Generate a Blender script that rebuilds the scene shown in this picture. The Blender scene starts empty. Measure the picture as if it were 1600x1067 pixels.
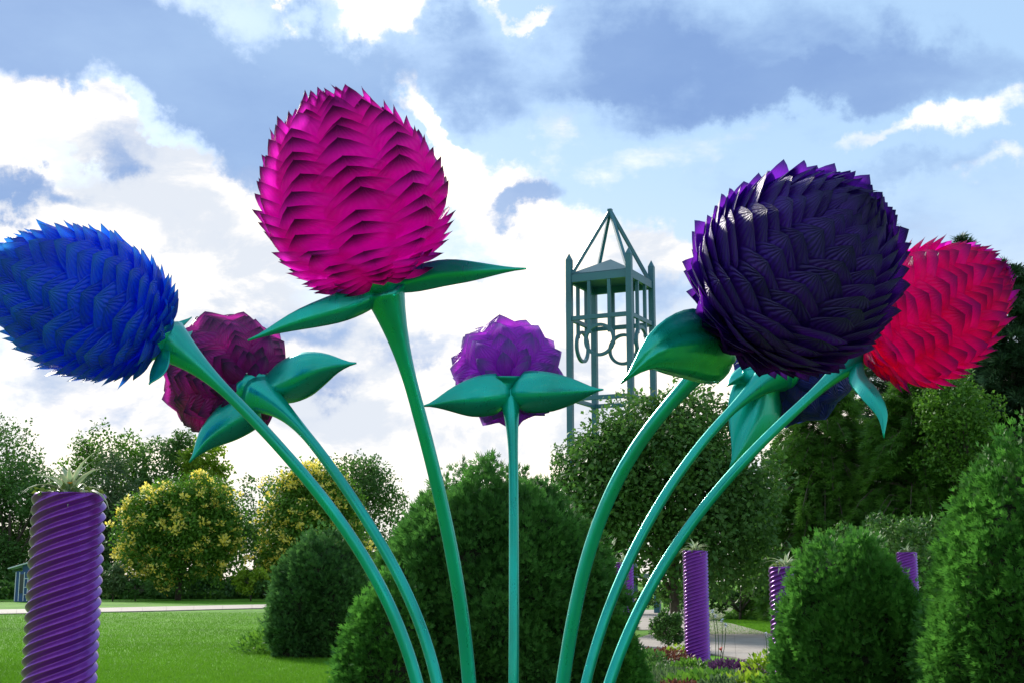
import bpy, math, random
import numpy as np
from mathutils import Vector, Matrix, Euler

random.seed(7)
S = bpy.context.scene
COL = S.collection
PI = math.pi

# ------------------------------------------------------------------ camera
F = 2100.0                       # focal length in photograph pixels (1600 wide)
TH = math.atan(372.0 / F)        # upward pitch
EYE = 1.5
CAM = np.array([0.0, 0.0, EYE])
RT = np.array([1.0, 0, 0]); FW = np.array([0, math.cos(TH), math.sin(TH)]); UP = np.array([0, -math.sin(TH), math.cos(TH)])
cd = bpy.data.cameras.new('camera'); cam = bpy.data.objects.new('camera', cd); COL.objects.link(cam)
cam.location = CAM; cam.rotation_euler = (PI / 2 + TH, 0, 0)
cd.sensor_width = 36; cd.lens = F / 1600 * 36; cd.clip_end = 3000; cd.clip_start = 0.1
S.camera = cam

def pix(px, py, D):              # point at depth D along the viewing axis
    return CAM + D * (FW + (px - 800) / F * RT + (533.5 - py) / F * UP)
def upr(px, py, y):              # point on the upright plane at distance y
    v = (533.5 - py) / F
    return pix(px, py, y / (math.cos(TH) - v * math.sin(TH)))
def gnd(px, py, z=0.0):
    d = FW + (px - 800) / F * RT + (533.5 - py) / F * UP
    return CAM + d * ((z - EYE) / d[2])
def cdir(x, y, z):               # right, up, towards viewer -> unit world vector
    v = x * RT + y * UP - z * FW
    return v / np.linalg.norm(v)

# ------------------------------------------------------------------ sun, sky, exposure
SUN_EL, SUN_AZ = math.radians(27), math.radians(-28)    # azimuth from +Y, negative = left
sd = bpy.data.lights.new('sun', 'SUN'); sun = bpy.data.objects.new('sun', sd); COL.objects.link(sun)
sd.energy = 4.0; sd.angle = math.radians(12); sd.color = (1.0, 0.93, 0.84)
sdir = Vector((math.sin(SUN_AZ) * math.cos(SUN_EL), math.cos(SUN_AZ) * math.cos(SUN_EL), math.sin(SUN_EL)))
sun.rotation_euler = sdir.to_track_quat('Z', 'Y').to_euler(); sun.location = (0, 0, 40)
S.view_settings.view_transform = 'Standard'; S.view_settings.look = 'None'
S.view_settings.exposure = 0.8; S.view_settings.gamma = 1.0
S.view_settings.use_curve_mapping = False

W = bpy.data.worlds.new('World'); S.world = W; W.use_nodes = True
nt = W.node_tree; nt.nodes.clear()
def N(t, **k):
    n = nt.nodes.new(t)
    for a, b in k.items(): setattr(n, a, b)
    return n
def L(a, b): nt.links.new(a, b)
def M(op, a, b=None, c=None, clamp=False):
    n = N('ShaderNodeMath', operation=op, use_clamp=clamp)
    for i, v in enumerate((a, b, c)):
        if v is None: continue
        if isinstance(v, (int, float)): n.inputs[i].default_value = v
        else: L(v, n.inputs[i])
    return n.outputs[0]
def MIX(f, a, b):
    n = N('ShaderNodeMix', data_type='RGBA'); n.clamp_factor = True
    for s, v in (('Factor', f), ('A', a), ('B', b)):
        i = [q for q in n.inputs if q.name == s and (q.type == 'RGBA' if s != 'Factor' else q.type == 'VALUE')][0]
        if isinstance(v, tuple): i.default_value = (*v, 1)
        elif isinstance(v, (int, float)): i.default_value = v
        else: L(v, i)
    return [o for o in n.outputs if o.type == 'RGBA'][0]
def SS(x, lo, hi):
    n = N('ShaderNodeMapRange', interpolation_type='SMOOTHSTEP'); L(x, n.inputs[0])
    n.inputs[1].default_value = lo; n.inputs[2].default_value = hi
    return n.outputs[0]
tc = N('ShaderNodeTexCoord')
sky = N('ShaderNodeTexSky', sky_type='NISHITA', sun_disc=False, sun_elevation=SUN_EL, sun_rotation=SUN_AZ)
sky.air_density = 1.0; sky.dust_density = 0.6
def noise(vec, scale, detail, rough=0.55, out='Fac', dist=0.0):
    n = N('ShaderNodeTexNoise'); L(vec, n.inputs['Vector'])
    n.inputs['Scale'].default_value = scale; n.inputs['Detail'].default_value = detail
    n.inputs['Roughness'].default_value = rough; n.inputs['Distortion'].default_value = dist
    return n.outputs[out]
D0 = tc.outputs['Generated']
nv = noise(D0, 9.0, 9, 0.62, 'Color')
sub = N('ShaderNodeVectorMath', operation='SUBTRACT'); L(nv, sub.inputs[0]); sub.inputs[1].default_value = (.5, .5, .5)
sc = N('ShaderNodeVectorMath', operation='SCALE'); L(sub.outputs[0], sc.inputs[0]); sc.inputs['Scale'].default_value = 0.15
ad = N('ShaderNodeVectorMath', operation='ADD'); L(D0, ad.inputs[0]); L(sc.outputs[0], ad.inputs[1])
DW = ad.outputs[0]
def blob(px, py, rx, ry, ang, w):
    """a cloud bank: centre direction, angular half sizes, tilt, weight"""
    c = pix(px, py, 1.0) - CAM; k = np.linalg.norm(c); c = c / k
    e1 = np.cross(c, [0, 0, 1.0]); e1 /= np.linalg.norm(e1); e2 = np.cross(e1, c)
    a = math.radians(ang)
    x = e1 * math.cos(a) + e2 * math.sin(a); y = -e1 * math.sin(a) + e2 * math.cos(a)
    R = Matrix((x, y, -c)).transposed()        # columns: local axes
    m = N('ShaderNodeMapping', vector_type='TEXTURE'); L(DW, m.inputs['Vector'])
    m.inputs['Location'].default_value = c
    m.inputs['Rotation'].default_value = R.to_euler('XYZ')
    m.inputs['Scale'].default_value = (rx / F / k, ry / F / k, 0.5)
    ln = N('ShaderNodeVectorMath', operation='LENGTH'); L(m.outputs[0], ln.inputs[0])
    s = SS(ln.outputs['Value'], 1.35, 0.15)
    return M('MULTIPLY', s, w)
def total(lst):
    t = lst[0]
    for v in lst[1:]: t = M('ADD', t, v)
    return t
sep = N('ShaderNodeSeparateXYZ'); L(D0, sep.inputs[0])
up_ = sep.outputs[2]
stretch = N('ShaderNodeMapping'); L(D0, stretch.inputs['Vector']); stretch.inputs['Scale'].default_value = (1, 1, 2.2)
n1 = noise(stretch.outputs[0], 3.2, 9, 0.55)
n2 = noise(stretch.outputs[0], 8.0, 8, 0.6)
n3 = noise(stretch.outputs[0], 6.5, 10, 0.62, dist=.4)
WHITE = [(60, 175, 130, 55, -18, .9), (180, 215, 120, 45, -30, .9), (40, 330, 190, 150, 0, .75), (260, 270, 90, 60, -50, .5), (330, 340, 190, 140, 0, .9), (260, 480, 220, 120, 0, .5),
         (370, 300, 60, 60, 0, .6), (520, 15, 100, 40, 0, .8), (600, 50, 60, 45, 30, .6), (455, 45, 18, 35, 0, .6), (670, 205, 100, 30, -50, .7),
         (760, 290, 130, 60, -30, .7), (640, 480, 260, 140, 0, .55), (950, 400, 170, 70, 0, .6), (800, 10, 70, 22, 0, .6),
         (1350, 235, 120, 30, 20, .4), (1520, 175, 130, 50, 10, .45), (1560, 280, 80, 40, 0, .4), (1050, 250, 260, 70, 5, .3), (1060, 400, 90, 60, 0, .45), (870, 190, 60, 90, 0, .35),
         (900, 640, 900, 170, 0, .8), (100, 600, 260, 120, 0, .35), (400, 640, 300, 100, 0, .55)]
GREY = [(60, 50, 200, 100, 0, 1.0), (520, 130, 110, 45, 0, .7), (430, 130, 90, 60, 0, .5), (700, 40, 40, 40, 0, .5), (180, 210, 90, 40, -20, .5), (150, 400, 60, 25, 0, .25), (960, 480, 80, 24, 0, .35), (1050, 470, 60, 40, 0, .4), (200, 60, 330, 110, -12, .75), (330, 150, 180, 90, -35, .85), (400, 190, 90, 70, -40, .7), (300, 120, 160, 60, -20, .4), (45, 312, 75, 30, 0, .95), (180, 255, 70, 30, -25, .6), (190, 290, 40, 30, 0, .5),
        (690, 110, 170, 70, 15, .6), (760, 170, 80, 60, 0, .5), (825, 325, 62, 34, 22, .95), (1130, 70, 420, 80, -6, .6), (1230, 158, 250, 42, -2, .95), (1000, 110, 160, 40, 0, .4),
        (1500, 90, 200, 70, 0, .6), (900, 120, 200, 60, 10, .35), (750, 400, 110, 24, 8, .4), (620, 440, 120, 30, 5, .35), (530, 600, 50, 40, 0, .7), (60, 480, 160, 40, 0, .35), (460, 520, 90, 30, 0, .45), (680, 560, 110, 26, 10, .45), (560, 500, 60, 24, 0, .4),
        (1440, 290, 140, 30, 8, .4), (60, 590, 90, 60, 0, .45), (150, 640, 60, 30, 0, .3), (690, 400, 70, 25, 0, .3), (390, 285, 40, 50, 30, .6)]
wf = total([blob(*b) for b in WHITE]); gf = total([blob(*b) for b in GREY])
# far from the picture the broken cloud goes on, made whiter behind the camera
wf = M('ADD', wf, M('MULTIPLY', M('SUBTRACT', n1, 0.5), 1.0)); wf = M('ADD', wf, M('MULTIPLY', M('SUBTRACT', n2, 0.5), 1.3))
gf = M('ADD', gf, M('MULTIPLY', M('SUBTRACT', n2, 0.47), 1.7))
wf = M('ADD', wf, SS(M('MULTIPLY', sep.outputs[1], -1.0), -.2, .5)) if False else wf
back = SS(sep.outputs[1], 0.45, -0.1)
wf = M('ADD', wf, M('MULTIPLY', back, 0.28))  # unseen white cloud added behind the camera as fill light for the foreground
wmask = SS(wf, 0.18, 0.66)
gmask = SS(gf, 0.05, .95)
horizon = SS(up_, 0.34, 0.02)
skyk = N('ShaderNodeVectorMath', operation='SCALE'); L(sky.outputs[0], skyk.inputs[0]); skyk.inputs['Scale'].default_value = 1.0
# cloud radiances are given in the sky texture's own scale (Background strength 0.1)
thin = MIX(0.7, skyk.outputs[0], (2.8, 4.2, 5.9))
thin = MIX(M('MULTIPLY', horizon, 0.6), thin, (6.9, 6.2, 5.3))
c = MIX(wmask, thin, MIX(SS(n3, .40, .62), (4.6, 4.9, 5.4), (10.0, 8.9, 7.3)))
c = MIX(M('MULTIPLY', gmask, 0.93), c, MIX(SS(n1, .3, .7), (1.3, 2.15, 4.1), (2.15, 3.2, 5.0)))
below = SS(up_, -0.02, -0.12)
c = MIX(below, c, (1.2, 1.8, 0.8))
bg = N('ShaderNodeBackground'); L(c, bg.inputs['Color']); bg.inputs['Strength'].default_value = 0.1
out = N('ShaderNodeOutputWorld'); L(bg.outputs[0], out.inputs[0])
S.render.engine = 'CYCLES'
W.cycles.sampling_method = 'MANUAL'; W.cycles.sample_map_resolution = 256

# ------------------------------------------------------------------ materials
def mat(name, base=(.5, .5, .5), rough=.6, metal=0.0, spec=.5, coat=0.0, vary=None, vscale=3.0, bump=0.0, bscale=40.0, trans=0.0, tint=None, coords='Object'):
    """procedural principled; vary = second colour mixed by noise; tint = colour mixed by the 'tint' attribute"""
    m = bpy.data.materials.new(name); m.use_nodes = True; t = m.node_tree; b = t.nodes['Principled BSDF']
    b.inputs['Roughness'].default_value = rough; b.inputs['Metallic'].default_value = metal
    b.inputs['Specular IOR Level'].default_value = spec; b.inputs['Coat Weight'].default_value = coat
    tx = t.nodes.new('ShaderNodeTexCoord')
    def mx(f, a, bb):
        n = t.nodes.new('ShaderNodeMix'); n.data_type = 'RGBA'
        for i, v in ((0, f), (6, a), (7, bb)):
            if isinstance(v, tuple): n.inputs[i].default_value = (*v, 1)
            elif isinstance(v, (int, float)): n.inputs[i].default_value = v
            else: t.links.new(v, n.inputs[i])
        return n.outputs[2]
    def nz(s, d=6):
        n = t.nodes.new('ShaderNodeTexNoise'); n.inputs['Scale'].default_value = s; n.inputs['Detail'].default_value = d
        t.links.new(tx.outputs[coords], n.inputs['Vector'])
        r = t.nodes.new('ShaderNodeMapRange'); r.inputs[1].default_value = .35; r.inputs[2].default_value = .65
        t.links.new(n.outputs['Fac'], r.inputs[0]); return r.outputs[0]
    cc = base
    if vary: cc = mx(nz(vscale), base, vary)
    if tint:
        a = t.nodes.new('ShaderNodeAttribute'); a.attribute_name = 'tint'
        cc = mx(a.outputs['Fac'], cc, tint)
    if isinstance(cc, tuple): b.inputs['Base Color'].default_value = (*cc, 1)
    else: t.links.new(cc, b.inputs['Base Color'])
    if bump:
        n = t.nodes.new('ShaderNodeTexNoise'); n.inputs['Scale'].default_value = bscale; n.inputs['Detail'].default_value = 6
        t.links.new(tx.outputs[coords], n.inputs['Vector'])
        bp = t.nodes.new('ShaderNodeBump'); bp.inputs['Strength'].default_value = bump; bp.inputs['Distance'].default_value = .02
        t.links.new(n.outputs['Fac'], bp.inputs['Height']); t.links.new(bp.outputs[0], b.inputs['Normal'])
    if trans:
        tr = t.nodes.new('ShaderNodeBsdfTranslucent'); ms = t.nodes.new('ShaderNodeMixShader'); ms.inputs[0].default_value = trans
        if isinstance(cc, tuple): tr.inputs[0].default_value = (*cc, 1)
        else: t.links.new(cc, tr.inputs[0])
        t.links.new(b.outputs[0], ms.inputs[1]); t.links.new(tr.outputs[0], ms.inputs[2])
        t.links.new(ms.outputs[0], t.nodes['Material Output'].inputs[0])
    return m

def petal_mat(name, base, tip, vein, trans=.5, tcol=None, rough=.38, tipmix=(.5, 1.0)):
    """cast translucent petal: colour runs from the base to the tip, fine ribs along its length"""
    m = bpy.data.materials.new(name); m.use_nodes = True; t = m.node_tree; b = t.nodes['Principled BSDF']
    uv = t.nodes.new('ShaderNodeUVMap'); uv.uv_map = 'UVMap'
    sp = t.nodes.new('ShaderNodeSeparateXYZ'); t.links.new(uv.outputs[0], sp.inputs[0])
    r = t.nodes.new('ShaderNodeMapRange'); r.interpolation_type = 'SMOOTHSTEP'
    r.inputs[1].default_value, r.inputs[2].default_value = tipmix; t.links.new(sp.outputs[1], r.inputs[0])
    n = t.nodes.new('ShaderNodeTexNoise'); n.inputs['Scale'].default_value = 6; n.inputs['Detail'].default_value = 5
    tx = t.nodes.new('ShaderNodeTexCoord'); t.links.new(tx.outputs['Object'], n.inputs['Vector'])
    oi = t.nodes.new('ShaderNodeObjectInfo')
    def mx(f, a, bb, mode='MIX'):
        q = t.nodes.new('ShaderNodeMix'); q.data_type = 'RGBA'; q.blend_type = mode
        for i, v in ((0, f), (6, a), (7, bb)):
            if isinstance(v, tuple): q.inputs[i].default_value = (*v, 1)
            elif isinstance(v, (int, float)): q.inputs[i].default_value = v
            else: t.links.new(v, q.inputs[i])
        return q.outputs[2]
    ms = t.nodes.new('ShaderNodeMath'); ms.operation = 'MULTIPLY'; ms.inputs[1].default_value = 58.0
    t.links.new(sp.outputs[0], ms.inputs[0])
    ns = t.nodes.new('ShaderNodeMath'); ns.operation = 'MULTIPLY_ADD'; ns.inputs[1].default_value = 5.0
    t.links.new(n.outputs['Fac'], ns.inputs[0]); t.links.new(ms.outputs[0], ns.inputs[2])
    sn = t.nodes.new('ShaderNodeMath'); sn.operation = 'SINE'; t.links.new(ns.outputs[0], sn.inputs[0])
    g = t.nodes.new('ShaderNodeMapRange'); g.inputs[1].default_value = -1; t.links.new(sn.outputs[0], g.inputs[0])
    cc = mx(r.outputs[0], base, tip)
    vf = t.nodes.new('ShaderNodeMath'); vf.operation = 'MULTIPLY'; vf.inputs[1].default_value = .55; t.links.new(g.outputs[0], vf.inputs[0])
    cc = mx(vf.outputs[0], cc, vein)
    hs = t.nodes.new('ShaderNodeHueSaturation'); t.links.new(cc, hs.inputs['Color'])
    v = t.nodes.new('ShaderNodeMapRange'); v.inputs[3].default_value = .75; v.inputs[4].default_value = 1.25
    t.links.new(oi.outputs['Random'], v.inputs[0]); t.links.new(v.outputs[0], hs.inputs['Value'])
    cc = hs.outputs[0]
    t.links.new(cc, b.inputs['Base Color']); b.inputs['Roughness'].default_value = rough
    b.inputs['Coat Weight'].default_value = .04; b.inputs['Coat Roughness'].default_value = .4
    bp = t.nodes.new('ShaderNodeBump'); bp.inputs['Strength'].default_value = .9; bp.inputs['Distance'].default_value = .006
    t.links.new(g.outputs[0], bp.inputs['Height']); t.links.new(bp.outputs[0], b.inputs['Normal'])
    if trans:
        tr = t.nodes.new('ShaderNodeBsdfTranslucent')
        tt = mx(r.outputs[0], tcol or base, tip)
        t.links.new(tt, tr.inputs[0])
        x = t.nodes.new('ShaderNodeMixShader'); x.inputs[0].default_value = trans
        t.links.new(b.outputs[0], x.inputs[1]); t.links.new(tr.outputs[0], x.inputs[2])
        t.links.new(x.outputs[0], t.nodes['Material Output'].inputs[0])
    return m

# ------------------------------------------------------------------ builders
def link(name, me, parent=None, loc=None):
    o = bpy.data.objects.new(name, me); COL.objects.link(o)
    if parent: o.parent = parent
    if loc is not None: o.location = loc
    return o
def mesh(name, V, Fc, m=None, smooth=True, tint=None):
    """V (n,3); Fc (k,3|4) int array or list of faces"""
    me = bpy.data.meshes.new(name); V = np.asarray(V, dtype=np.float32)
    if isinstance(Fc, np.ndarray):
        k, c = Fc.shape
        me.vertices.add(len(V)); me.vertices.foreach_set('co', V.ravel())
        me.loops.add(k * c); me.loops.foreach_set('vertex_index', Fc.astype(np.int32).ravel())
        me.polygons.add(k); me.polygons.foreach_set('loop_start', np.arange(0, k * c, c, dtype=np.int32))
        me.polygons.foreach_set('loop_total', np.full(k, c, dtype=np.int32))
        me.update(calc_edges=True)
    else:
        me.from_pydata([tuple(map(float, v)) for v in V], [], [tuple(f) for f in Fc]); me.update()
    if smooth: me.polygons.foreach_set('use_smooth', np.ones(len(me.polygons), dtype=bool))
    if tint is not None:
        a = me.attributes.new('tint', 'FLOAT', 'POINT'); a.data.foreach_set('value', np.asarray(tint, dtype=np.float32))
    if m: me.materials.append(m)
    return me
def tag(o, label=None, cat=None, group=None, kind=None):
    for k, v in (('label', label), ('category', cat), ('group', group), ('kind', kind)):
        if v: o[k] = v
    return o
def thing(name, loc, label, cat, group=None, rz=0.0):
    o = bpy.data.objects.new(name, None); COL.objects.link(o); o.location = tuple(map(float, loc)); o.rotation_euler = (0, 0, rz)
    o.empty_display_size = .2
    return tag(o, label, cat, group)
def grid_faces(a, b, wrap=False):
    f = []
    for i in range(a - 1):
        for j in range(b if wrap else b - 1):
            j2 = (j + 1) % b
            f.append((i * b + j, i * b + j2, (i + 1) * b + j2, (i + 1) * b + j))
    return f
def spline(P, n):
    P = np.asarray(P, float); P = np.vstack([2 * P[0] - P[1], P, 2 * P[-1] - P[-2]]); k = len(P) - 3; o = []
    for s in np.linspace(0, k - 1e-6, n):
        i = int(s); t = s - i; a, b, c_, d = P[i:i + 4]
        o.append(.5 * ((2 * b) + (-a + c_) * t + (2 * a - 5 * b + 4 * c_ - d) * t * t + (-a + 3 * b - 3 * c_ + d) * t ** 3))
    return np.array(o)
def tube(P, R, seg=12, cap=True, shape=None):
    P = np.asarray(P, float); n = len(P); T = np.gradient(P, axis=0); T /= np.linalg.norm(T, axis=1)[:, None]
    R = np.broadcast_to(np.asarray(R, float), (n,))
    ref = np.array([0, -1.0, 0.15]); V = []
    x = ref - T[0] * (ref @ T[0]); x /= np.linalg.norm(x)
    for i in range(n):
        x = x - T[i] * (x @ T[i]); x /= np.linalg.norm(x); y = np.cross(T[i], x)
        for j in range(seg):
            a = 2 * PI * j / seg; rr = R[i] * (shape(a) if shape else 1)
            V.append(P[i] + rr * (x * math.cos(a) + y * math.sin(a)))
    f = grid_faces(n, seg, True)
    if cap: f.append(tuple(range(seg))[::-1]); f.append(tuple((n - 1) * seg + j for j in range(seg)))
    return V, f
class MB:
    def __init__(s): s.V = []; s.F = []
    def add(s, V, f):
        k = len(s.V); s.V.extend([tuple(map(float, v)) for v in V]); s.F.extend([tuple(q + k for q in t) for t in f]); return s
    def box(s, c0, size, R=None):
        x, y, z = [q / 2 for q in size]; V = np.array([(a, b, c_) for a in (-x, x) for b in (-y, y) for c_ in (-z, z)])
        if R is not None: V = V @ np.array(R).T
        return s.add(V + np.array(c0), [(0, 1, 3, 2), (4, 6, 7, 5), (0, 4, 5, 1), (2, 3, 7, 6), (0, 2, 6, 4), (1, 5, 7, 3)])
    def bar(s, a, b, w, h=None):
        """square bar between two points"""
        a = np.array(a, float); b = np.array(b, float); d = b - a; l = np.linalg.norm(d); d /= l
        u = np.array([0, 0, 1.0]) if abs(d[2]) < .95 else np.array([1.0, 0, 0])
        x = np.cross(d, u); x /= np.linalg.norm(x); y = np.cross(x, d)
        return s.box((a + b) / 2, (w, h or w, l), np.array([x, y, d]).T)
    def tube(s, *a, **k): return s.add(*tube(*a, **k))
    def build(s, name, m, parent=None, smooth=False, bevel=0):
        o = link(name, mesh(name, s.V, s.F, m, smooth), parent)
        if bevel: b = o.modifiers.new('bevel', 'BEVEL'); b.width = bevel; b.segments = 2; b.limit_method = 'ANGLE'
        return o
rng = np.random.default_rng(11)
def unit(v): return v / np.maximum(np.linalg.norm(v, axis=-1, keepdims=True), 1e-9)
def scatter(P, A, Nn, size, tv, tf, m, name, parent=None, tint=None):
    """copies template (tv,tf) at P, its y axis along A, its z axis near Nn; ONE mesh"""
    n = len(P); A = unit(A); X = unit(np.cross(A, Nn) + 1e-6); Z = np.cross(X, A)
    tv = np.asarray(tv, float); k = len(tv); sz = np.broadcast_to(size, (n,))[:, None, None]
    V = P[:, None, :] + sz * (tv[None, :, 0:1] * X[:, None, :] + tv[None, :, 1:2] * A[:, None, :] + tv[None, :, 2:3] * Z[:, None, :])
    Fc = (np.array(tf)[None] + (np.arange(n) * k)[:, None, None]).reshape(-1, len(tf[0]))
    tt = rng.random(n) if tint is None else tint
    return link(name, mesh(name, V.reshape(-1, 3), Fc, m, False, np.repeat(tt, k)), parent)
LEAF = ([(0, 0, 0), (.32, .45, .10), (0, 1, 0), (-.32, .45, .10)], [(0, 1, 2, 3)])
def fingers(angs, w=.10, ln=None):
    V = []; Fs = []
    for i, a in enumerate(angs):
        l = (ln or [1] * len(angs))[i]; c_, s_ = math.cos(a), math.sin(a); k = len(V)
        for x, y in ((0, 0), (w, .5 * l), (0, l), (-w, .5 * l)): V.append((x * c_ + y * s_, -x * s_ + y * c_, .12 * abs(a) * y))
        Fs.append((k, k + 1, k + 2, k + 3))
    return V, Fs
SPRAY = fingers((-.75, -.3, .15, .6), .09, (.7, 1, .95, .65))
NEEDLE = fingers((-.9, -.45, 0, .45, .9), .05, (.6, .85, 1, .85, .6))

# ------------------------------------------------------------------ setting: ground, paths
def sheet(name, pts, z, m):
    o = link(name, mesh(name, [(p[0], p[1], z) for p in pts], [tuple(range(len(pts)))], m, False)); tag(o, kind='structure'); return o
def ground_mat():
    m = mat('lawn_soil', (.06, .18, .010), .95, spec=.08, vary=(.11, .27, .018), vscale=.22, bump=.6, bscale=9)
    t = m.node_tree; b = t.nodes['Principled BSDF']; src = b.inputs['Base Color'].links[0].from_socket
    tx = t.nodes.new('ShaderNodeTexCoord'); mp = t.nodes.new('ShaderNodeMapping'); mp.inputs['Scale'].default_value = (1.0, .35, 1)
    t.links.new(tx.outputs['Object'], mp.inputs[0])
    n = t.nodes.new('ShaderNodeTexNoise'); n.inputs['Scale'].default_value = 2.6; n.inputs['Detail'].default_value = 9; n.inputs['Roughness'].default_value = .7
    t.links.new(mp.outputs[0], n.inputs['Vector'])
    q = t.nodes.new('ShaderNodeMix'); q.data_type = 'RGBA'; q.blend_type = 'MULTIPLY'; q.inputs[0].default_value = 1
    r = t.nodes.new('ShaderNodeMapRange'); r.inputs[1].default_value = .3; r.inputs[2].default_value = .7; r.inputs[3].default_value = .55; r.inputs[4].default_value = 1.45
    t.links.new(n.outputs['Fac'], r.inputs[0]); t.links.new(src, q.inputs[6]); t.links.new(r.outputs[0], q.inputs[7])
    t.links.new(q.outputs[2], b.inputs['Base Color']); return m
M_lawn = ground_mat()
sheet('lawn', [(-900, -200), (900, -200), (900, 1500), (-900, 1500)], 0, M_lawn)
M_conc = mat('pale_concrete', (.33, .29, .245), .85, vary=(.26, .225, .19), vscale=1.2, bump=.3, bscale=60)
M_joint = mat('joint', (.12, .11, .10), .9)
# thin path across the left lawn (far) : a slab with real thickness and joints
def path_slab(name, near, far, n, hgt=.05):
    """strip between two pixel polylines on the ground, cut into cast bays"""
    A = spline([gnd(*p) for p in near], n + 1); B = spline([gnd(*p) for p in far], n + 1)
    root = None; base = MB(); k = n
    V = [(*p[:2], 0.004) for p in A] + [(*p[:2], 0.004) for p in B]
    base.add(V, [(i, i + 1, n + 1 + i + 1, n + 1 + i) for i in range(n)])
    root = base.build(name, M_joint); tag(root, kind='structure')
    for i in range(n):
        q = [A[i], A[i + 1], B[i + 1], B[i]]; c0 = sum(q) / 4
        q = [c0 + (p - c0) * np.array([.994, .994, 1]) for p in q]
        V = [(*p[:2], 0.0) for p in q] + [(*p[:2], hgt) for p in q]
        b = MB().add(V, [(4, 5, 6, 7), (0, 1, 5, 4), (1, 2, 6, 5), (2, 3, 7, 6), (3, 0, 4, 7)]); b.build('concrete_bay', M_conc, root)
    return root
path_slab('footpath', [(-80, 961), (120, 957.5), (260, 954.5), (440, 950), (640, 948)], [(-80, 954), (120, 951), (260, 948), (440, 944.5), (640, 943.5)], 16)
path_slab('garden_path', [(960, 1090), (1100, 1024), (1210, 1042), (1330, 1058)], [(960, 1010), (1100, 968), (1210, 992), (1330, 1010)], 8, .03)
path_slab('side_path', [(930, 985), (1010, 984), (1060, 984), (1103, 984)], [(930, 951), (1010, 953), (1060, 951), (1150, 949)], 4, .02)
M_soil = mat('mulch', (.045, .03, .022), .95, vary=(.09, .06, .04), vscale=6, bump=1, bscale=30)
sheet('planting_bed', [gnd(*p)[:2] for p in ((950, 1110), (1560, 1110), (1500, 1062), (1330, 1064), (1210, 1047), (1105, 1030), (1040, 1010), (960, 1010))] , .006, M_soil)
sheet('mulch_bed', [(7 * math.cos(a) * .42, 8.2 + 3.4 * math.sin(a)) for a in np.linspace(0, 2 * PI, 28, endpoint=False)], .010, M_soil)

# ------------------------------------------------------------------ grass (stuff)
M_blade = mat('grass_blades', (.08, .21, .012), .85, trans=.4, tint=(.14, .34, .02), spec=.15)
def grass(n, x0, x1, y0, y1, name, s=1.0):
    u = rng.random(n); py = y0 + (y1 - y0) * u; px = x0 + (x1 - x0) * rng.random(n)
    P = np.array([gnd(a, b) for a, b in zip(px, py)]); P[:, 2] = .002
    dist = P[:, 1]; A = unit(np.c_[rng.normal(0, .5, n), rng.normal(0, .5, n), np.ones(n)])
    Nn = unit(rng.normal(size=(n, 3)) * [1, 1, .1]); sz = s * (.022 + .024 * rng.random(n)) * (1 + dist / 60)
    ln = np.sin(P[:, 0] * .9 + 1.3 * np.sin(P[:, 1] * .31)) * .5 + .5
    pa = .5 + .5 * np.sin(P[:, 1] * .55 + 1.5 * np.sin(P[:, 0] * .23)) * np.sin(P[:, 0] * .31 + 2 + P[:, 1] * .12); t = np.clip(.25 * rng.random(n) + .3 * ln + .45 * pa - .1, 0, 1)
    o = scatter(P, A, Nn, sz, [(-.09, 0, 0), (.09, 0, 0), (.03, 1, .12)], [(0, 1, 2)], M_blade, name, None, t)
    return tag(o, 'short green mown grass of the lawn', 'grass', kind='stuff')
grass(230000, -60, 640, 957, 1100, 'grass')
grass(30000, 1095, 1220, 949, 992, 'grass')

# ------------------------------------------------------------------ foliage
M_bark = mat('bark', (.06, .045, .035), .95, vary=(.11, .09, .07), vscale=8, bump=1, bscale=14)
def leafy(name, a, b, tr=.35, rough=.55): return mat(name, a, rough, trans=tr, tint=b, spec=.3)
M_thuja = leafy('thuja', (.032, .115, .022), (.11, .31, .05), .4)
M_thuja_b = leafy('thuja_bright', (.035, .14, .02), (.12, .36, .045), .4)
M_thuja_d = leafy('thuja_dusky', (.035, .11, .03), (.10, .25, .055), .35)
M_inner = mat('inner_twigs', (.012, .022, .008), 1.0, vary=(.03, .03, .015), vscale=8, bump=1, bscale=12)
M_maple = leafy('maple_leaf', (.05, .15, .015), (.15, .33, .03), .42)
M_dark = leafy('dark_leaf', (.035, .11, .022), (.11, .25, .04), .4)
M_mid = leafy('mid_leaf', (.04, .12, .02), (.10, .23, .04), .4)
M_grey = leafy('grey_leaf', (.055, .11, .045), (.13, .22, .07), .4)
M_yel = leafy('lime_leaf', (.12, .24, .012), (.30, .45, .03), .5)
M_spruce = leafy('spruce', (.02, .06, .03), (.06, .13, .055), .2)
M_cyp = leafy('cypress', (.045, .14, .018), (.13, .31, .035), .42)
M_bloomy = leafy('yellow_bloom', (.90, .72, .05), (.95, .88, .28), .45)
M_br = leafy('bronze_leaf', (.10, .03, .02), (.20, .08, .04), .3)
M_pur = leafy('purple_leaf', (.05, .015, .06), (.13, .05, .14), .3)

def limbs(base, top, ends, r, parent, trunkpx=None):
    m = MB(); b = np.array(base, float); t = np.array(top, float)
    pts = spline([b, b * .6 + t * .4 + rng.normal(0, .06 * r * 8, 3) * [1, 1, 0], t], 8)
    m.tube(pts, np.linspace(r, r * .35, 8), 8)
    for e in ends:
        k = rng.uniform(.3, .8); s = pts[int(k * 7)]; e = np.array(e)
        q = spline([s, s * .45 + e * .55 + np.array([0, 0, .12 * np.linalg.norm(e - s)]), e], 5)
        m.tube(q, np.linspace(r * .38, r * .06, 5), 5)
    return m.build('trunk', M_bark, parent, True)

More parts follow.
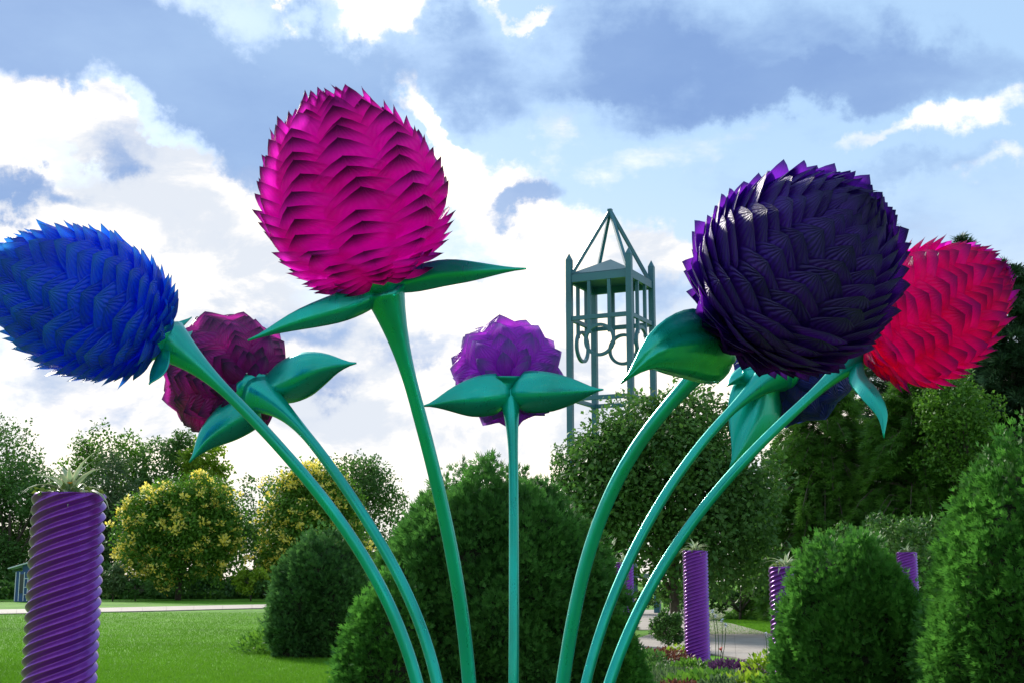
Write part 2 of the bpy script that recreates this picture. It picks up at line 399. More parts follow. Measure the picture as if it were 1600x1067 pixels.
def tree(name, cx, base_y, top_px, left_px, right_px, bot_px, dist, m, label, cat='tree', leaf=.2, n=16000, clumps=60, group=None, trunk_r=.2, seed=1, tmpl=LEAF, flower=None, rag=.16, open_=0.0, grnd=None):
    """broadleaf crown: clumps spread through an ellipsoid, leaves on each clump"""
    global rng
    rng = np.random.default_rng(seed)
    top = upr(cx, top_px, dist)[2]; bot = upr(cx, bot_px, dist)[2]; bot = bot if bot < 0 and bot_px > 960 and 'thicket' in name else max(bot, .1)
    xl = upr(left_px, (top_px + bot_px) / 2, dist)[0]; xr = upr(right_px, (top_px + bot_px) / 2, dist)[0]
    C = np.array([(xl + xr) / 2, dist, (top + bot) / 2]); rx = (xr - xl) / 2; rz = (top - bot) / 2; ry = rx * .85
    root = thing(name, (C[0], dist, 0), label, cat, group); off = np.array([C[0], dist, 0])
    d = unit(rng.normal(size=(clumps, 3))); rad = rng.uniform(.5, 1.0, clumps) ** .7
    cr = min(rx, rz) * rng.uniform(.16, .34, clumps)
    lowf = np.where(d[:, 2] < 0, 1 / np.maximum(np.sqrt(1 - d[:, 2] ** 2), .35) ** .8, 1.0); d[:, :2] *= lowf[:, None]
    cen = d * rad[:, None] * (np.array([rx, ry, rz]) - cr[:, None] * .8) + C - off
    share = cr ** 2; cnt = np.maximum((share / share.sum() * n).astype(int), 8)
    idx = np.repeat(np.arange(clumps), cnt); k = len(idx)
    dd = unit(rng.normal(size=(k, 3)) + np.array([0, 0, .35]))
    lump = 1 + rag * np.sin(dd[:, 0] * 7 + idx) * np.cos(dd[:, 2] * 6 + idx * 1.7)
    P = cen[idx] + dd * (cr[idx] * lump * rng.uniform(.55, 1.12, k))[:, None]
    P[:, 2] = np.where(P[:, 2] < .05, rng.uniform(.05, .5, k), P[:, 2])
    A = unit(dd * .5 + rng.normal(size=(k, 3)) * .7 + [0, 0, -.15]); Nn = unit(dd + rng.normal(size=(k, 3)) * .5 + [0, 0, .5])
    tone = rng.random(clumps)
    t = np.clip(.55 * tone[idx] + .5 * rng.random(k) - .05, 0, 1)
    cro = scatter(P, A, Nn, leaf * rng.uniform(.6, 1.3, k), *tmpl, m, 'crown', root, t); cro['kind'] = 'stuff'
    limbs((0, 0, 0), (rng.normal(0, .1), 0, bot + 1.2 * rz), cen[rng.choice(clumps, min(clumps, 16), False)], trunk_r, root)
    if flower:
        fm, fn, fs = flower
        d = unit(rng.normal(size=(fn, 3)) + [0, -.5, .25]); ci = rng.integers(0, clumps, fn)
        fc = cen[ci] + d * cr[ci][:, None] * 1.08
        # only those on the outer skin of the crown
        q = (fc - (C - off)) / np.array([rx, ry, rz]); keep = np.linalg.norm(q, axis=1) > .72
        fc = fc[keep]; per = 18; ii = np.repeat(np.arange(len(fc)), per); kk = len(ii)
        dv = unit(rng.normal(size=(kk, 3)) + [0, 0, .6])
        fsz = rng.uniform(.55, 1.3, len(fc)) * fs
        fo = scatter(fc[ii] + dv * (fsz[ii] * .55 * rng.random(kk))[:, None] * [1, 1, .8], dv, unit(rng.normal(size=(kk, 3))), fsz[ii] * .38, *LEAF, fm, 'blossom', root)
        fo['kind'] = 'stuff'
    return root

def thuja(name, cx, top_px, half_px, dist, m, label, n=15000, spray=.09, seed=3, hmul=1.0, profile=None, group=None, sq=.55, cat='shrub'):
    """dense evergreen: fans of flat sprays on a lumpy rounded body over a dark twiggy core"""
    global rng
    rng = np.random.default_rng(seed)
    c0 = upr(cx, 905, dist); H = upr(cx, top_px, dist)[2]; Rm = half_px / F * dist
    root = thing(name, (c0[0], dist, 0), label, cat, group)
    prof = profile or (lambda h: (max(1 - h ** 2.6, 0)) ** sq * (.86 + .14 * min(h / .25, 1)))
    ph = rng.uniform(0, 6.28, 12)
    def lump(a, z):
        return 1 + .075 * np.sin(3 * a + 2.1 * z + ph[0]) + .05 * np.sin(5 * a - 3.1 * z + ph[1]) + .04 * np.sin(9 * a + 5 * z * 1.3 + ph[2]) + .03 * np.sin(14 * a - 7 * z + ph[3])
    prf = np.array([prof(h) for h in np.linspace(0, 1, 201)])
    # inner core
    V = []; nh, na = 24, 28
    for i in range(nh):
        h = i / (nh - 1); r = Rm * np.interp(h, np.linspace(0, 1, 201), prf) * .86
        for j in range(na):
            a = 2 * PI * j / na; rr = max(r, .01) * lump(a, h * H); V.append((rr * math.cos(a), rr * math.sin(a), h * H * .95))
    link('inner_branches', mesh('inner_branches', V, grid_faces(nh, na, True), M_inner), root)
    # tufts of sprays
    g = 11; m_ = n // g; hh = rng.random(m_ * 3); acc = np.interp(hh, np.linspace(0, 1, 201), np.maximum(prf, .3)) > rng.random(m_ * 3); hh = hh[acc][:m_]; m_ = len(hh)
    a = rng.uniform(-PI * .93, PI * .93, m_) - PI / 2
    r0 = np.interp(hh, np.linspace(0, 1, 201), prf) * Rm
    clump = np.sin(a * 9 + hh * H * 5 + ph[4]) * np.sin(hh * H * 7 + a * 4 + ph[5])
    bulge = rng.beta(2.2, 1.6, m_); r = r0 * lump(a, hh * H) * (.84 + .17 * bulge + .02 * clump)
    out = np.c_[np.cos(a), np.sin(a), np.zeros(m_)]; C0 = out * r[:, None]; C0[:, 2] = hh * H * (.95 + .06 * bulge)
    top = hh[:, None] ** 2
    D1 = unit(out * (.85 - .5 * top) + [0, 0, 1.0] * (0.35 + .8 * top) + rng.normal(size=(m_, 3)) * .22)
    ii = np.repeat(np.arange(m_), g); n = len(ii)
    jit = rng.normal(size=(n, 3)); A = unit(D1[ii] + jit * .42); P = C0[ii] + jit * spray * .55 - D1[ii] * spray * .3 * rng.random(n)[:, None]
    P[:, 2] = np.maximum(P[:, 2] * (1 + .05 * np.sin(3 * a[ii] + ph[7]) * hh[ii] ** 2 + .03 * np.sin(7 * a[ii] + ph[8]) * hh[ii] ** 2), .02)
    stray = rng.random(n) < .03; P[stray] += D1[ii][stray] * spray * .9; A[stray] = unit(A[stray] + [0, 0, .8])
    Nn = unit(out[ii] + rng.normal(size=(n, 3)) * .7)
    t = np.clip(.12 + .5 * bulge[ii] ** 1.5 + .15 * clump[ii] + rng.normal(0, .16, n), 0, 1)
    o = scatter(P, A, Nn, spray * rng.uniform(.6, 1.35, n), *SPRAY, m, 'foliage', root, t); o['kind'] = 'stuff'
    V, f = tube([(0, 0, 0), (0, 0, H * .3)], [.07, .05], 8); link('trunk', mesh('trunk', V, f, M_bark), root)
    return root

def conifer(name, cx, top_px, half_px, dist, m, label, n_br=150, droop=.3, needle=.35, seed=5, bot=.06, taper=.8, tmpl=NEEDLE, per=70, cat='tree', ragged=.35):
    global rng
    rng = np.random.default_rng(seed)
    c0 = upr(cx, 905, dist); H = upr(cx, top_px, dist)[2]; Rm = half_px / F * dist
    root = thing(name, (c0[0], dist, 0), label, cat)
    V, f = tube([(0, 0, 0), (0, 0, H * .5), (0, 0, H)], [.018 * H, .010 * H, .01], 8); link('trunk', mesh('trunk', V, f, M_bark), root)
    P = []; A = []; T = []; mb = MB()
    for i in range(n_br):
        h = bot + (1 - bot) * (i + rng.random()) / n_br; a = rng.uniform(0, 2 * PI)
        l = Rm * ((1 - h) ** taper * 1.0 + .04) * rng.uniform(1 - ragged, 1.12)
        d = np.array([math.cos(a), math.sin(a), 0]); s = np.array([0, 0, h * H]); lift = .28 * (h - .25)
        e = s + d * l + np.array([0, 0, l * (lift - droop * (1 - h))]); mid = s + d * l * .55 + np.array([0, 0, l * (.18 + lift * .6)])
        q = spline([s, mid, e], 7); mb.tube(q, np.linspace(.006 * H * (1.1 - h), .01, 7), 4, cap=False)
        k = max(int(per * (l / Rm) ** 1.3), 8); u = rng.random(k) ** .6
        pts = np.array([np.interp(u, np.linspace(0, 1, 7), q[:, c]) for c in range(3)]).T
        side = np.cross(d, [0, 0, 1.0]); w = l * .26 * (1.15 - u)
        sw = rng.uniform(-1, 1, k)
        pts = pts + side * (sw * w)[:, None] + np.array([0, 0, -1.0]) * (rng.random(k) * droop * l * .22)[:, None]
        P.append(pts); A.append(d * .8 + side * sw[:, None] * .8 + np.array([0, 0, .1]) - np.array([0, 0, droop * .9]) * rng.random(k)[:, None] + rng.normal(size=(k, 3)) * .25)
        T.append(np.clip(rng.random() * .5 + .6 * u * rng.random(k), 0, 1))
    mb.build('branches', M_bark, root, True)
    P = np.vstack(P); A = np.vstack(A); T = np.concatenate(T); P[:, 2] = np.maximum(P[:, 2], .05)
    Nn = unit(rng.normal(size=P.shape) * .7 + [0, 0, 1])
    o = scatter(P, A, Nn, needle * rng.uniform(.6, 1.3, len(P)), *tmpl, m, 'crown', root, T); o['kind'] = 'stuff'
    return root

# --- far left belt
tree('broadleaf_tree', 10, 0, 640, -110, 100, 925, 122, M_dark, 'dark leaved tree at the far left edge behind the purple column', leaf=.32, n=15000, clumps=80, seed=21, trunk_r=.35, rag=.3)
tree('broadleaf_tree', 20, 0, 715, -90, 120, 932, 117, M_mid, 'low rounded green tree in front of the dark one at the left edge', leaf=.32, n=13000, clumps=60, seed=22, trunk_r=.3)
tree('broadleaf_tree', 165, 0, 648, 85, 250, 905, 126, M_maple, 'bright green maple crown rising above the trees between column and yellow bush', leaf=.34, n=13000, clumps=70, seed=23, trunk_r=.35, rag=.35)
tree('broadleaf_tree', 155, 0, 700, 70, 250, 930, 119, M_grey, 'grey green bushy tree just right of the near purple column', leaf=.3, n=14000, clumps=60, seed=24, trunk_r=.3)
tree('broadleaf_tree', 250, 0, 660, 190, 330, 900, 124, M_mid, 'mid green tree behind the left of the yellow flowering tree', leaf=.32, n=12000, clumps=55, seed=25, trunk_r=.3, rag=.3)
tree('maple_tree', 322, 0, 680, 265, 368, 900, 121, M_yel, 'sunlit lime green maple beneath the low teal sepal tip', leaf=.34, n=8000, clumps=50, seed=26, trunk_r=.25, rag=.4)
tree('broadleaf_tree', 405, 0, 735, 345, 470, 930, 123, M_dark, 'small dark tree in the gap between the two yellow flowering trees', leaf=.3, n=7000, clumps=45, seed=27, trunk_r=.2, rag=.4)
tree('broadleaf_tree', 562, 0, 685, 480, 638, 925, 125, M_dark, 'dark rounded tree rising behind the second yellow flowering tree', leaf=.3, n=15000, clumps=75, seed=28, trunk_r=.3, rag=.3)
tree('broadleaf_tree', 490, 0, 700, 435, 560, 925, 128, M_dark, 'thin crowned dark tree seen between the two left stems', leaf=.3, n=6000, clumps=50, seed=29, trunk_r=.3, rag=.35)
tree('flowering_tree', 280, 0, 728, 178, 386, 946, 103, M_maple, 'large round tree full of yellow blossom, left of the two', 'flowering tree', leaf=.26, n=34000, clumps=140, seed=31, trunk_r=.25, flower=(M_bloomy, 520, .66), group='yellow flowering trees beyond the lawn')
tree('flowering_tree', 487, 0, 718, 388, 584, 946, 106, M_maple, 'round tree full of yellow blossom behind the left stems, right of the two', 'flowering tree', leaf=.26, n=32000, clumps=130, seed=32, trunk_r=.25, flower=(M_bloomy, 520, .66), group='yellow flowering trees beyond the lawn')
for i, (cx, tp, l, r, mm, lb) in enumerate([(175, 880, 150, 205, M_grey, 'low grey green shrub right beside the near purple column'), (205, 900, 180, 245, M_mid, 'low green shrub under the left edge of the first yellow flowering tree'),
        (395, 880, 360, 425, M_yel, 'low lime green shrub between the two yellow flowering trees'), (418, 903, 385, 450, M_mid, 'low shrub beside the dusky rounded evergreen at the lawn edge'), (5, 905, -40, 30, M_mid, 'low green shrub at the far left below the blue kiosk')]):
    tree('low_shrub', cx, 0, tp, l, r, 937, 98, mm, lb, 'shrub', leaf=.22, n=2500, clumps=22, seed=40 + i, trunk_r=.06)
for i, (l, r_, tp, mm, lb) in enumerate([(-90, 110, 875, M_dark, 'dark thicket at the foot of the far left trees'), (60, 240, 880, M_mid, 'green thicket at the foot of the trees behind the near column'),
        (200, 400, 880, M_dark, 'dark thicket behind the first yellow flowering tree'), (350, 520, 870, M_dark, 'dark thicket between and behind the yellow flowering trees'), (480, 740, 860, M_dark, 'dark thicket behind the dusky rounded evergreen')]):
    tree('thicket', (l + r_) / 2, 0, tp, l, r_, 985, 111 + i, mm, lb, 'shrub', leaf=.34, n=16000, clumps=70, seed=140 + i, trunk_r=.08)
# --- right hand belt
tree('broadleaf_tree', 1065, 0, 598, 872, 1232, 962, 39, M_dark, 'spreading broadleaf tree standing between the tower and the purple columns', leaf=.16, n=46000, clumps=130, seed=51, trunk_r=.16, rag=.3)
tree('broadleaf_tree', 905, 0, 655, 850, 985, 850, 40, M_mid, 'slim loose crowned tree in front of the tower legs', leaf=.12, n=7000, clumps=55, seed=52, trunk_r=.09, rag=.35)
conifer('cypress_tree', 1300, 600, 160, 52, M_cyp, 'feathery light green conifer under the pink bloom', n_br=300, droop=.75, needle=.34, seed=61, per=250, taper=.55)
conifer('cypress_tree', 1440, 570, 150, 49, M_cyp, 'drooping light green conifer to the right below the pink bloom', n_br=300, droop=.8, needle=.34, seed=62, per=250, taper=.6)
conifer('spruce_tree', 1412, 346, 130, 62, M_spruce, 'tall dark spruce whose tip shows between purple and pink blooms', n_br=260, droop=.35, needle=.42, seed=63, per=130, taper=.75)
conifer('spruce_tree', 1528, 372, 150, 60, M_spruce, 'tall dark spruce directly behind the pink bloom', n_br=340, droop=.35, needle=.5, seed=64, per=230, taper=.7)
conifer('spruce_tree', 1605, 410, 160, 56, M_spruce, 'dark spruce at the right edge of the photograph', n_br=340, droop=.35, needle=.5, seed=65, per=240, taper=.65)
conifer('cypress_tree', 1235, 690, 110, 58, M_cyp, 'shorter conifer seen behind the broadleaf tree', n_br=150, droop=.6, needle=.3, seed=66, per=150, taper=.5)
tree('broadleaf_tree', 1500, 0, 560, 1420, 1590, 800, 47, M_maple, 'bright green loose leaved tree beneath the pink bloom', leaf=.15, n=9000, clumps=60, seed=67, trunk_r=.12, rag=.3)
tree('hedge_shrub', 1150, 0, 880, 1020, 1290, 962, 52, M_dark, 'dark shrub closing the lawn strip behind the columns', 'shrub', leaf=.12, n=14000, clumps=60, seed=68, trunk_r=.06)
tree('hedge_shrub', 1380, 0, 800, 1250, 1560, 985, 38, M_dark, 'dark undergrowth shrub behind the rightmost purple column', 'shrub', leaf=.12, n=20000, clumps=80, seed=69, trunk_r=.08)
tree('hedge_shrub', 1000, 0, 900, 930, 1040, 960, 60, M_dark, 'dark shrub behind the column that the stems cross', 'shrub', leaf=.12, n=5000, clumps=30, seed=70, trunk_r=.06)
# --- evergreens
thuja('rounded_evergreen', 503, 833, 78, 27.5, M_thuja_d, 'dusky dome shaped evergreen standing alone on the left lawn', n=24000, spray=.09, seed=71, sq=.5)
thuja('large_evergreen', 768, 742, 200, 12.6, M_thuja, 'very large rounded evergreen directly behind the teal stems', n=78000, spray=.06, seed=72, sq=.44)
thuja('side_evergreen', 612, 905, 85, 11.6, M_thuja_b, 'low brighter evergreen at the left foot of the large evergreen', n=20000, spray=.052, seed=73)
thuja('side_evergreen', 945, 945, 62, 12.2, M_thuja_b, 'low brighter evergreen at the right foot of the large evergreen', n=20000, spray=.052, seed=74, sq=.7)
thuja('rounded_evergreen', 1330, 846, 122, 10.6, M_thuja_b, 'bright dome shaped evergreen standing before the rightmost purple column', n=42000, spray=.05, seed=75, sq=.40)
thuja('tall_evergreen', 1628, 690, 195, 9.2, M_thuja_b, 'tall bushy evergreen cut by the right edge of the photograph', n=60000, spray=.048, seed=76, sq=.55)

# ------------------------------------------------------------------ tower
M_steel = mat('blue_green_steel', (.035, .17, .22), .45, vary=(.025, .13, .18), vscale=.8, coat=.1)
M_roof = mat('roof_sheet', (.035, .13, .16), .5, vary=(.025, .10, .13), vscale=.6)
def tower():
    dist = 60.0; sidel = 2.98; al = math.radians(26)
    near = upr(983, 430, dist)
    # corner order: near, left, back, right (edges of a square turned by al)
    e_l = np.array([-math.cos(al), math.sin(al), 0]); e_r = np.array([math.sin(al), math.cos(al), 0])
    n0 = np.array([near[0], dist, 0])
    Cn = [n0, n0 + e_l * sidel, n0 + (e_l + e_r) * sidel, n0 + e_r * sidel]
    ctr = n0 + (e_l + e_r) * sidel / 2
    root = thing('bell_tower', ctr, 'open blue green steel tower with pyramid top and hanging rings', 'tower')
    Cn = [c - ctr for c in Cn]; ctr3 = np.zeros(3)
    z = lambda py: upr(983, py, dist)[2]
    zt, zb2, zb1, zr = z(397), z(490), z(427), z(423)
    zlow = z(617)
    Rz = np.array([[math.cos(-al), -math.sin(-al), 0], [math.sin(-al), math.cos(-al), 0], [0, 0, 1]])
    for c in Cn:
        w = .27; m = MB(); m.box((c[0], c[1], zt / 2), (w, w, zt), Rz); m.build('post', M_steel, root, bevel=.015)
        h = w / 2; q = np.array([(-h, -h, 0), (h, -h, 0), (h, h, 0), (-h, h, 0), (0, 0, .34)]) @ Rz.T + [c[0], c[1], zt + .002]
        MB().add(q, [(0, 1, 4), (1, 2, 4), (2, 3, 4), (3, 0, 4), (3, 2, 1, 0)]).build('post_tip', M_steel, root)
    for i in range(4):
        a, b = Cn[i], Cn[(i + 1) % 4]; d = (b - a) / np.linalg.norm(b - a)
        for zz, hh, nm, w in ((zb1, .36, 'top_beam', .16), (zb2, .2, 'middle_beam', .14), (zlow, .2, 'lower_beam', .14), (zlow - 8, .2, 'lower_beam', .14)):
            A = a + d * .136; B = b - d * .136
            m = MB(); m.bar((*A[:2], zz), (*B[:2], zz), w, hh); m.build(nm, M_steel, root, bevel=.01)
        for k in (1 / 3, 2 / 3):
            p = a + (b - a) * k
            mid = zb2 - .102
            m = MB(); m.box((p[0], p[1], (zb1 - .182 + zb2 + .102) / 2), (.15, .12, zb1 - .182 - zb2 - .102), Rz); m.build('mullion', M_steel, root)
            m = MB(); m.box((p[0], p[1], mid - .33), (.15, .12, .66), Rz); m.build('hanger', M_steel, root)
        # ring
        p = (a + b) / 2; nrm = np.cross(d, [0, 0, 1.0]); zc = zb2 - 1.08; ro, ri, th = .76, .62, .14; V = []; k = 40
        for j in range(k):
            an = 2 * PI * j / k; u = d * math.cos(an) + np.array([0, 0, math.sin(an)])
            for r_, s_ in ((ro, -1), (ro, 1), (ri, 1), (ri, -1)): V.append(np.array([p[0], p[1], zc]) + u * r_ + nrm * th / 2 * s_)
        link('hanging_ring', mesh('hanging_ring', V, grid_faces(k, 4, True) + [((k - 1) * 4 + q, (k - 1) * 4 + (q + 1) % 4, (q + 1) % 4, q) for q in range(4)], M_steel, False), root)
    # roof pyramid
    q = [c * 1.02 for c in Cn]; V = [(*c[:2], zr + .12) for c in q] + [(0, 0, zr + 1.0)] + [(*c[:2], zr + .02) for c in q]
    MB().add(V, [(1, 0, 4), (2, 1, 4), (3, 2, 4), (0, 3, 4), (0, 1, 6, 5), (1, 2, 7, 6), (2, 3, 8, 7), (3, 0, 5, 8), (5, 6, 7, 8)]).build('pyramid_roof', M_roof, root)
    apex = (0, 0, upr(958, 331, dist + 1.9)[2])
    for c in Cn:
        m = MB(); cc = c * .93; m.bar((cc[0], cc[1], zr + .15), (c[0] * .02, c[1] * .02, apex[2]), .15); m.build('apex_bar', M_steel, root)
    MB().box((0, 0, apex[2] + .02), (.2, .2, .25), Rz).build('apex_cap', M_steel, root)
tower()

# ------------------------------------------------------------------ blue kiosk far left
def kiosk():
    d = 96; a = gnd(22, 925); p = upr(36, 930, d); root = thing('garden_kiosk', (p[0], d, 0), 'tiny blue kiosk with pale slanted roof seen left of the near column', 'kiosk')
    Mb = mat('blue_paint', (.02, .09, .25), .5, vary=(.015, .07, .2)); Mw = mat('pale_trim', (.6, .66, .72), .5); Mg = mat('dark_glass', (.02, .04, .05), .15)
    MB().box((0, 0, 1.05), (.9, .8, 2.1)).build('body', Mb, root, bevel=.01)
    MB().box((.0, -.42, 1.25), (.3, .03, 1.3)).build('window', Mg, root)
    for x in (-.43, -.17, .17, .43): MB().box((x, -.43, 1.05), (.05, .05, 2.0)).build('frame_post', Mw, root)
    for z_ in (.5, 1.0, 1.6): MB().box((.3, -.43, z_), (.2, .045, .05)).build('rail', Mw, root)
    m = MB(); m.add([(-.95, -.7, 2.25), (.75, -.7, 2.75), (.75, .7, 2.75), (-.95, .7, 2.25), (-.95, -.7, 2.33), (.75, -.7, 2.83), (.75, .7, 2.83), (-.95, .7, 2.33)],
          [(0, 3, 2, 1), (4, 5, 6, 7), (0, 1, 5, 4), (1, 2, 6, 5), (2, 3, 7, 6), (3, 0, 4, 7)]); m.build('slanted_roof', Mw, root)
    MB().box((.2, 0, 2.35), (.5, .5, .5)).build('roof_support', Mb, root)
kiosk()

# ------------------------------------------------------------------ purple columns
M_purple = mat('purple_enamel', (.27, .045, .43), .36, metal=.6, coat=.3, vary=(.21, .035, .37), vscale=5, bump=.08, bscale=60)
M_potsoil = mat('potting_soil', (.03, .02, .014), .95, bump=1, bscale=60)
M_leafv = mat('variegated_leaf', (.22, .33, .17), .5, trans=.3, vary=(.36, .46, .28), vscale=5, spec=.4)
M_leafe = mat('cream_edge', (.62, .64, .40), .5, trans=.2)
M_trail = leafy('trailing_leaf', (.06, .13, .03), (.18, .25, .04), .3)
M_orange = mat('orange_petal', (.8, .32, .02), .5, trans=.3)
def column_pipe(R, H, na, per, dirn=1, amp=.0125):
    band = .0635; starts = 7; rows = int(H / band * per) + 1; V = []
    for i in range(rows):
        z = H * i / (rows - 1)
        for j in range(na):
            a = 2 * PI * j / na; ph = 2 * PI * z / band - starts * a * dirn
            p = .75 * math.asin(math.sin(ph)) / (PI / 2) + .25 * math.sin(ph)
            k = math.floor((ph / (2 * PI)) / 9.0); fr = (ph / (2 * PI)) % 9.0
            seam = .004 * math.exp(-((fr - .5) / .05) ** 2) if False else 0
            fade = min(1, (H - z) / .012)
            r = R + amp * p * fade + seam
            V.append((r * math.cos(a), r * math.sin(a), z))
    f = grid_faces(rows, na, True)
    # rolled lip and inside wall
    b = len(V)
    for r, z in ((R - .006, H), (R - .012, H - .004), (R - .012, H - .1)):
        for j in range(na): V.append((r * math.cos(2 * PI * j / na), r * math.sin(2 * PI * j / na), z))
    for q in range(3):
        s0 = (rows - 1) * na if q == 0 else b + (q - 1) * na; s1 = b + q * na
        f += [(s0 + j, s0 + (j + 1) % na, s1 + (j + 1) % na, s1 + j) for j in range(na)]
    return V, f
def spiky(root, n, ln, w, seed, flower=False):
    r = random.Random(seed)
    for i in range(n):
        az = i * 2.4 + r.uniform(-.3, .3); el = math.radians(r.uniform(18, 62) if i > 3 else r.uniform(65, 85)); l = ln * r.uniform(.6, 1.05)
        K = 7; dv = np.array([math.cos(az), math.sin(az), 0]); side = np.array([-math.sin(az), math.cos(az), 0]); P = np.zeros(3); V = []; tilt = el
        for k in range(K):
            t = k / (K - 1); ww = w * (math.sin(PI * min(t * .8 + .22, 1)) ** .8) * (1 - t ** 4) + .0008
            nr = np.array([-math.cos(az) * math.sin(tilt), -math.sin(az) * math.sin(tilt), math.cos(tilt)])
            for s_ in (-1, -.62, 0, .62, 1): V.append(P + side * ww * s_ + nr * ww * .35 * abs(s_))
            P = P + (dv * math.cos(tilt) + np.array([0, 0, math.sin(tilt)])) * l / (K - 1); tilt -= (.10 + .16 * math.cos(el)) * (1 + t)
        me = mesh('leaf', V, grid_faces(K, 5), M_leafv); me.materials.append(M_leafe)
        me.polygons.foreach_set('material_index', [1 if j in (0, 3) else 0 for i_ in range(K - 1) for j in range(4)])
        link('leaf', me, root)
def planter(px, y, topz, R, label, plabel, seed, na=96, per=12, lean=0, nleaf=22):
    p = upr(px, 860, y); X = p[0]
    root = thing('column_planter', (X, y, 0), label, 'planter', 'purple corrugated columns')
    V, f = column_pipe(R, topz, na, per, 1, .0135 if na > 100 else .018); link('corrugated_pipe', mesh('corrugated_pipe', V, f, M_purple), root)
    V = [(0, 0, topz - .03)] + [((R - .013) * math.cos(a), (R - .013) * math.sin(a), topz - .05) for a in np.linspace(0, 2 * PI, 24, endpoint=False)]
    link('soil', mesh('soil', V, [(0, 1 + j, 1 + (j + 1) % 24) for j in range(24)], M_potsoil), root)
    pl = thing('spiky_plant', (X, y, topz - .035), plabel, 'plant', 'spiky plants growing in the columns')
    spiky(pl, nleaf, .37, .025, seed)
    global rng
    rng = np.random.default_rng(seed); n = 90; a = rng.uniform(0, 2 * PI, n); r = R * np.sqrt(rng.random(n)) * 1.12
    P = np.c_[r * np.cos(a), r * np.sin(a), rng.uniform(-.01, .07, n)]; P[r > R * .95, 2] = rng.uniform(.03, .06, (r > R * .95).sum())
    tr = thing('trailing_plant', (X, y, topz - .035), plabel.replace('spiky pale plant', 'small leaved trailing plant'), 'plant', 'small trailing plants at the column rims')
    o = scatter(P, unit(rng.normal(size=(n, 3)) + [0, 0, .4]), unit(rng.normal(size=(n, 3)) + [0, 0, 1]), rng.uniform(.03, .05, n), *LEAF, M_trail, 'foliage', tr); o['kind'] = 'stuff'
    return root
planter(104, 8.2, 2.015, .205, 'purple corrugated column planter standing nearest at the left edge', 'spiky pale plant on top of the nearest left column', 1, 160, 14, nleaf=24)
fl = thing('orange_flower', (upr(107, 860, 8.1)[0], 8.05, 2.03), 'single small orange flower beside the spiky plant on the near column', 'flower')
m = MB()
for i in range(10):
    a = i * .628; dv = np.array([math.cos(a), math.sin(a), .5]); sv = np.array([-math.sin(a), math.cos(a), 0])
    m.add([np.zeros(3), dv * .012 + sv * .007, dv * .022, dv * .012 - sv * .007], [(0, 1, 2, 3)])
o = m.build('blossom', M_orange, fl); o.location = (0, 0, .035)
MB().tube([(0, 0, 0), (0, 0, .035)], [.002, .002], 6).build('stalk', M_trail, fl)
planter(1086, 25.5, 2.04, .224, 'purple corrugated column planter between the path and the right hand stem', 'spiky pale plant on top of the column beside the path', 2, 72, 8)
planter(1227, 18.9, 1.68, .224, 'purple corrugated column planter half hidden by the bright dome evergreen', 'spiky pale plant on top of the column half hidden by evergreen', 3, 80, 8)
planter(1416, 31.0, 2.12, .222, 'purple corrugated column planter rising behind the dome evergreen, rightmost one', 'spiky pale plant on top of the rightmost far column', 4, 64, 7)
planter(974, 31.5, 1.90, .222, 'purple corrugated column planter crossed by the teal stems', 'spiky pale plant on top of the column crossed by stems', 5, 64, 7)

# ------------------------------------------------------------------ the giant flowers
def teal_mat():
    m = mat('teal_enamel', (.0, .37, .28), .3, metal=.6, coat=.3, vary=(.0, .48, .38), vscale=2.2, bump=0, bscale=30)
    t = m.node_tree; b = t.nodes['Principled BSDF']; tx = t.nodes.new('ShaderNodeTexCoord'); mp = t.nodes.new('ShaderNodeMapping'); mp.inputs['Scale'].default_value = (6, 6, 1.2)
    n = t.nodes.new('ShaderNodeTexNoise'); n.inputs['Scale'].default_value = 2.5; n.inputs['Detail'].default_value = 8; n.inputs['Roughness'].default_value = .7
    r_ = t.nodes.new('ShaderNodeMapRange'); r_.inputs[1].default_value = .35; r_.inputs[2].default_value = .7; r_.inputs[3].default_value = .22; r_.inputs[4].default_value = .5
    t.links.new(tx.outputs['Object'], mp.inputs[0]); t.links.new(mp.outputs[0], n.inputs['Vector']); t.links.new(n.outputs['Fac'], r_.inputs[0]); t.links.new(r_.outputs[0], b.inputs['Roughness'])
    return m
M_teal = teal_mat()
M_bolt = mat('bolt_steel', (.5, .5, .5), .3, metal=1.0)
def petal_mesh(m, kind):
    """unit petal: x across (-.5..5), y along 0..1, z outward; pointed lifted tip, keeled middle"""
    nu, nv = (9, 9); V = []; UV = []
    for i in range(nu):
        v = i / (nu - 1)
        if kind == 'broad': w = (math.sin(PI * min(.12 + v * .95, 1) * .96) ** .55); w = w if v < 1 else .02
        else: w = (.84 + .22 * math.sin(PI * min(v / .8, 1))) * max(1 - v ** 3.2, 0) ** (.95 if kind == 'mid' else .8) * (1 - .18 * v ** 3) + .012
        for j in range(nv):
            u = -1 + 2 * j / (nv - 1); x = .5 * u * w
            lift = {'broad': .06, 'tip': .24, 'mid': .17}[kind]
            z = .05 + lift * v ** 3.0 - .62 * x * x * (1 - .5 * v) + .05 * (1 - abs(u)) ** 1.5 * math.sin(PI * min(v * .9 + .1, 1)) + .035 * math.sin(9 * u + 3 * v) * v * (1 - v)
            z += .05 * math.sin(PI * v) * (1 - u * u)
            z -= .16 * (1 - v) ** 3
            V.append((x, v - .02 * abs(u) * v, z)); UV.append((.5 + .5 * u, v))
    f = grid_faces(nu, nv); me = mesh('petal', V, f, m)
    uvl = me.uv_layers.new(name='UVMap'); li = np.zeros(len(me.loops), dtype=np.int32); me.loops.foreach_get('vertex_index', li)
    uvl.data.foreach_set('uv', np.array(UV, dtype=np.float32)[li].ravel())
    return me
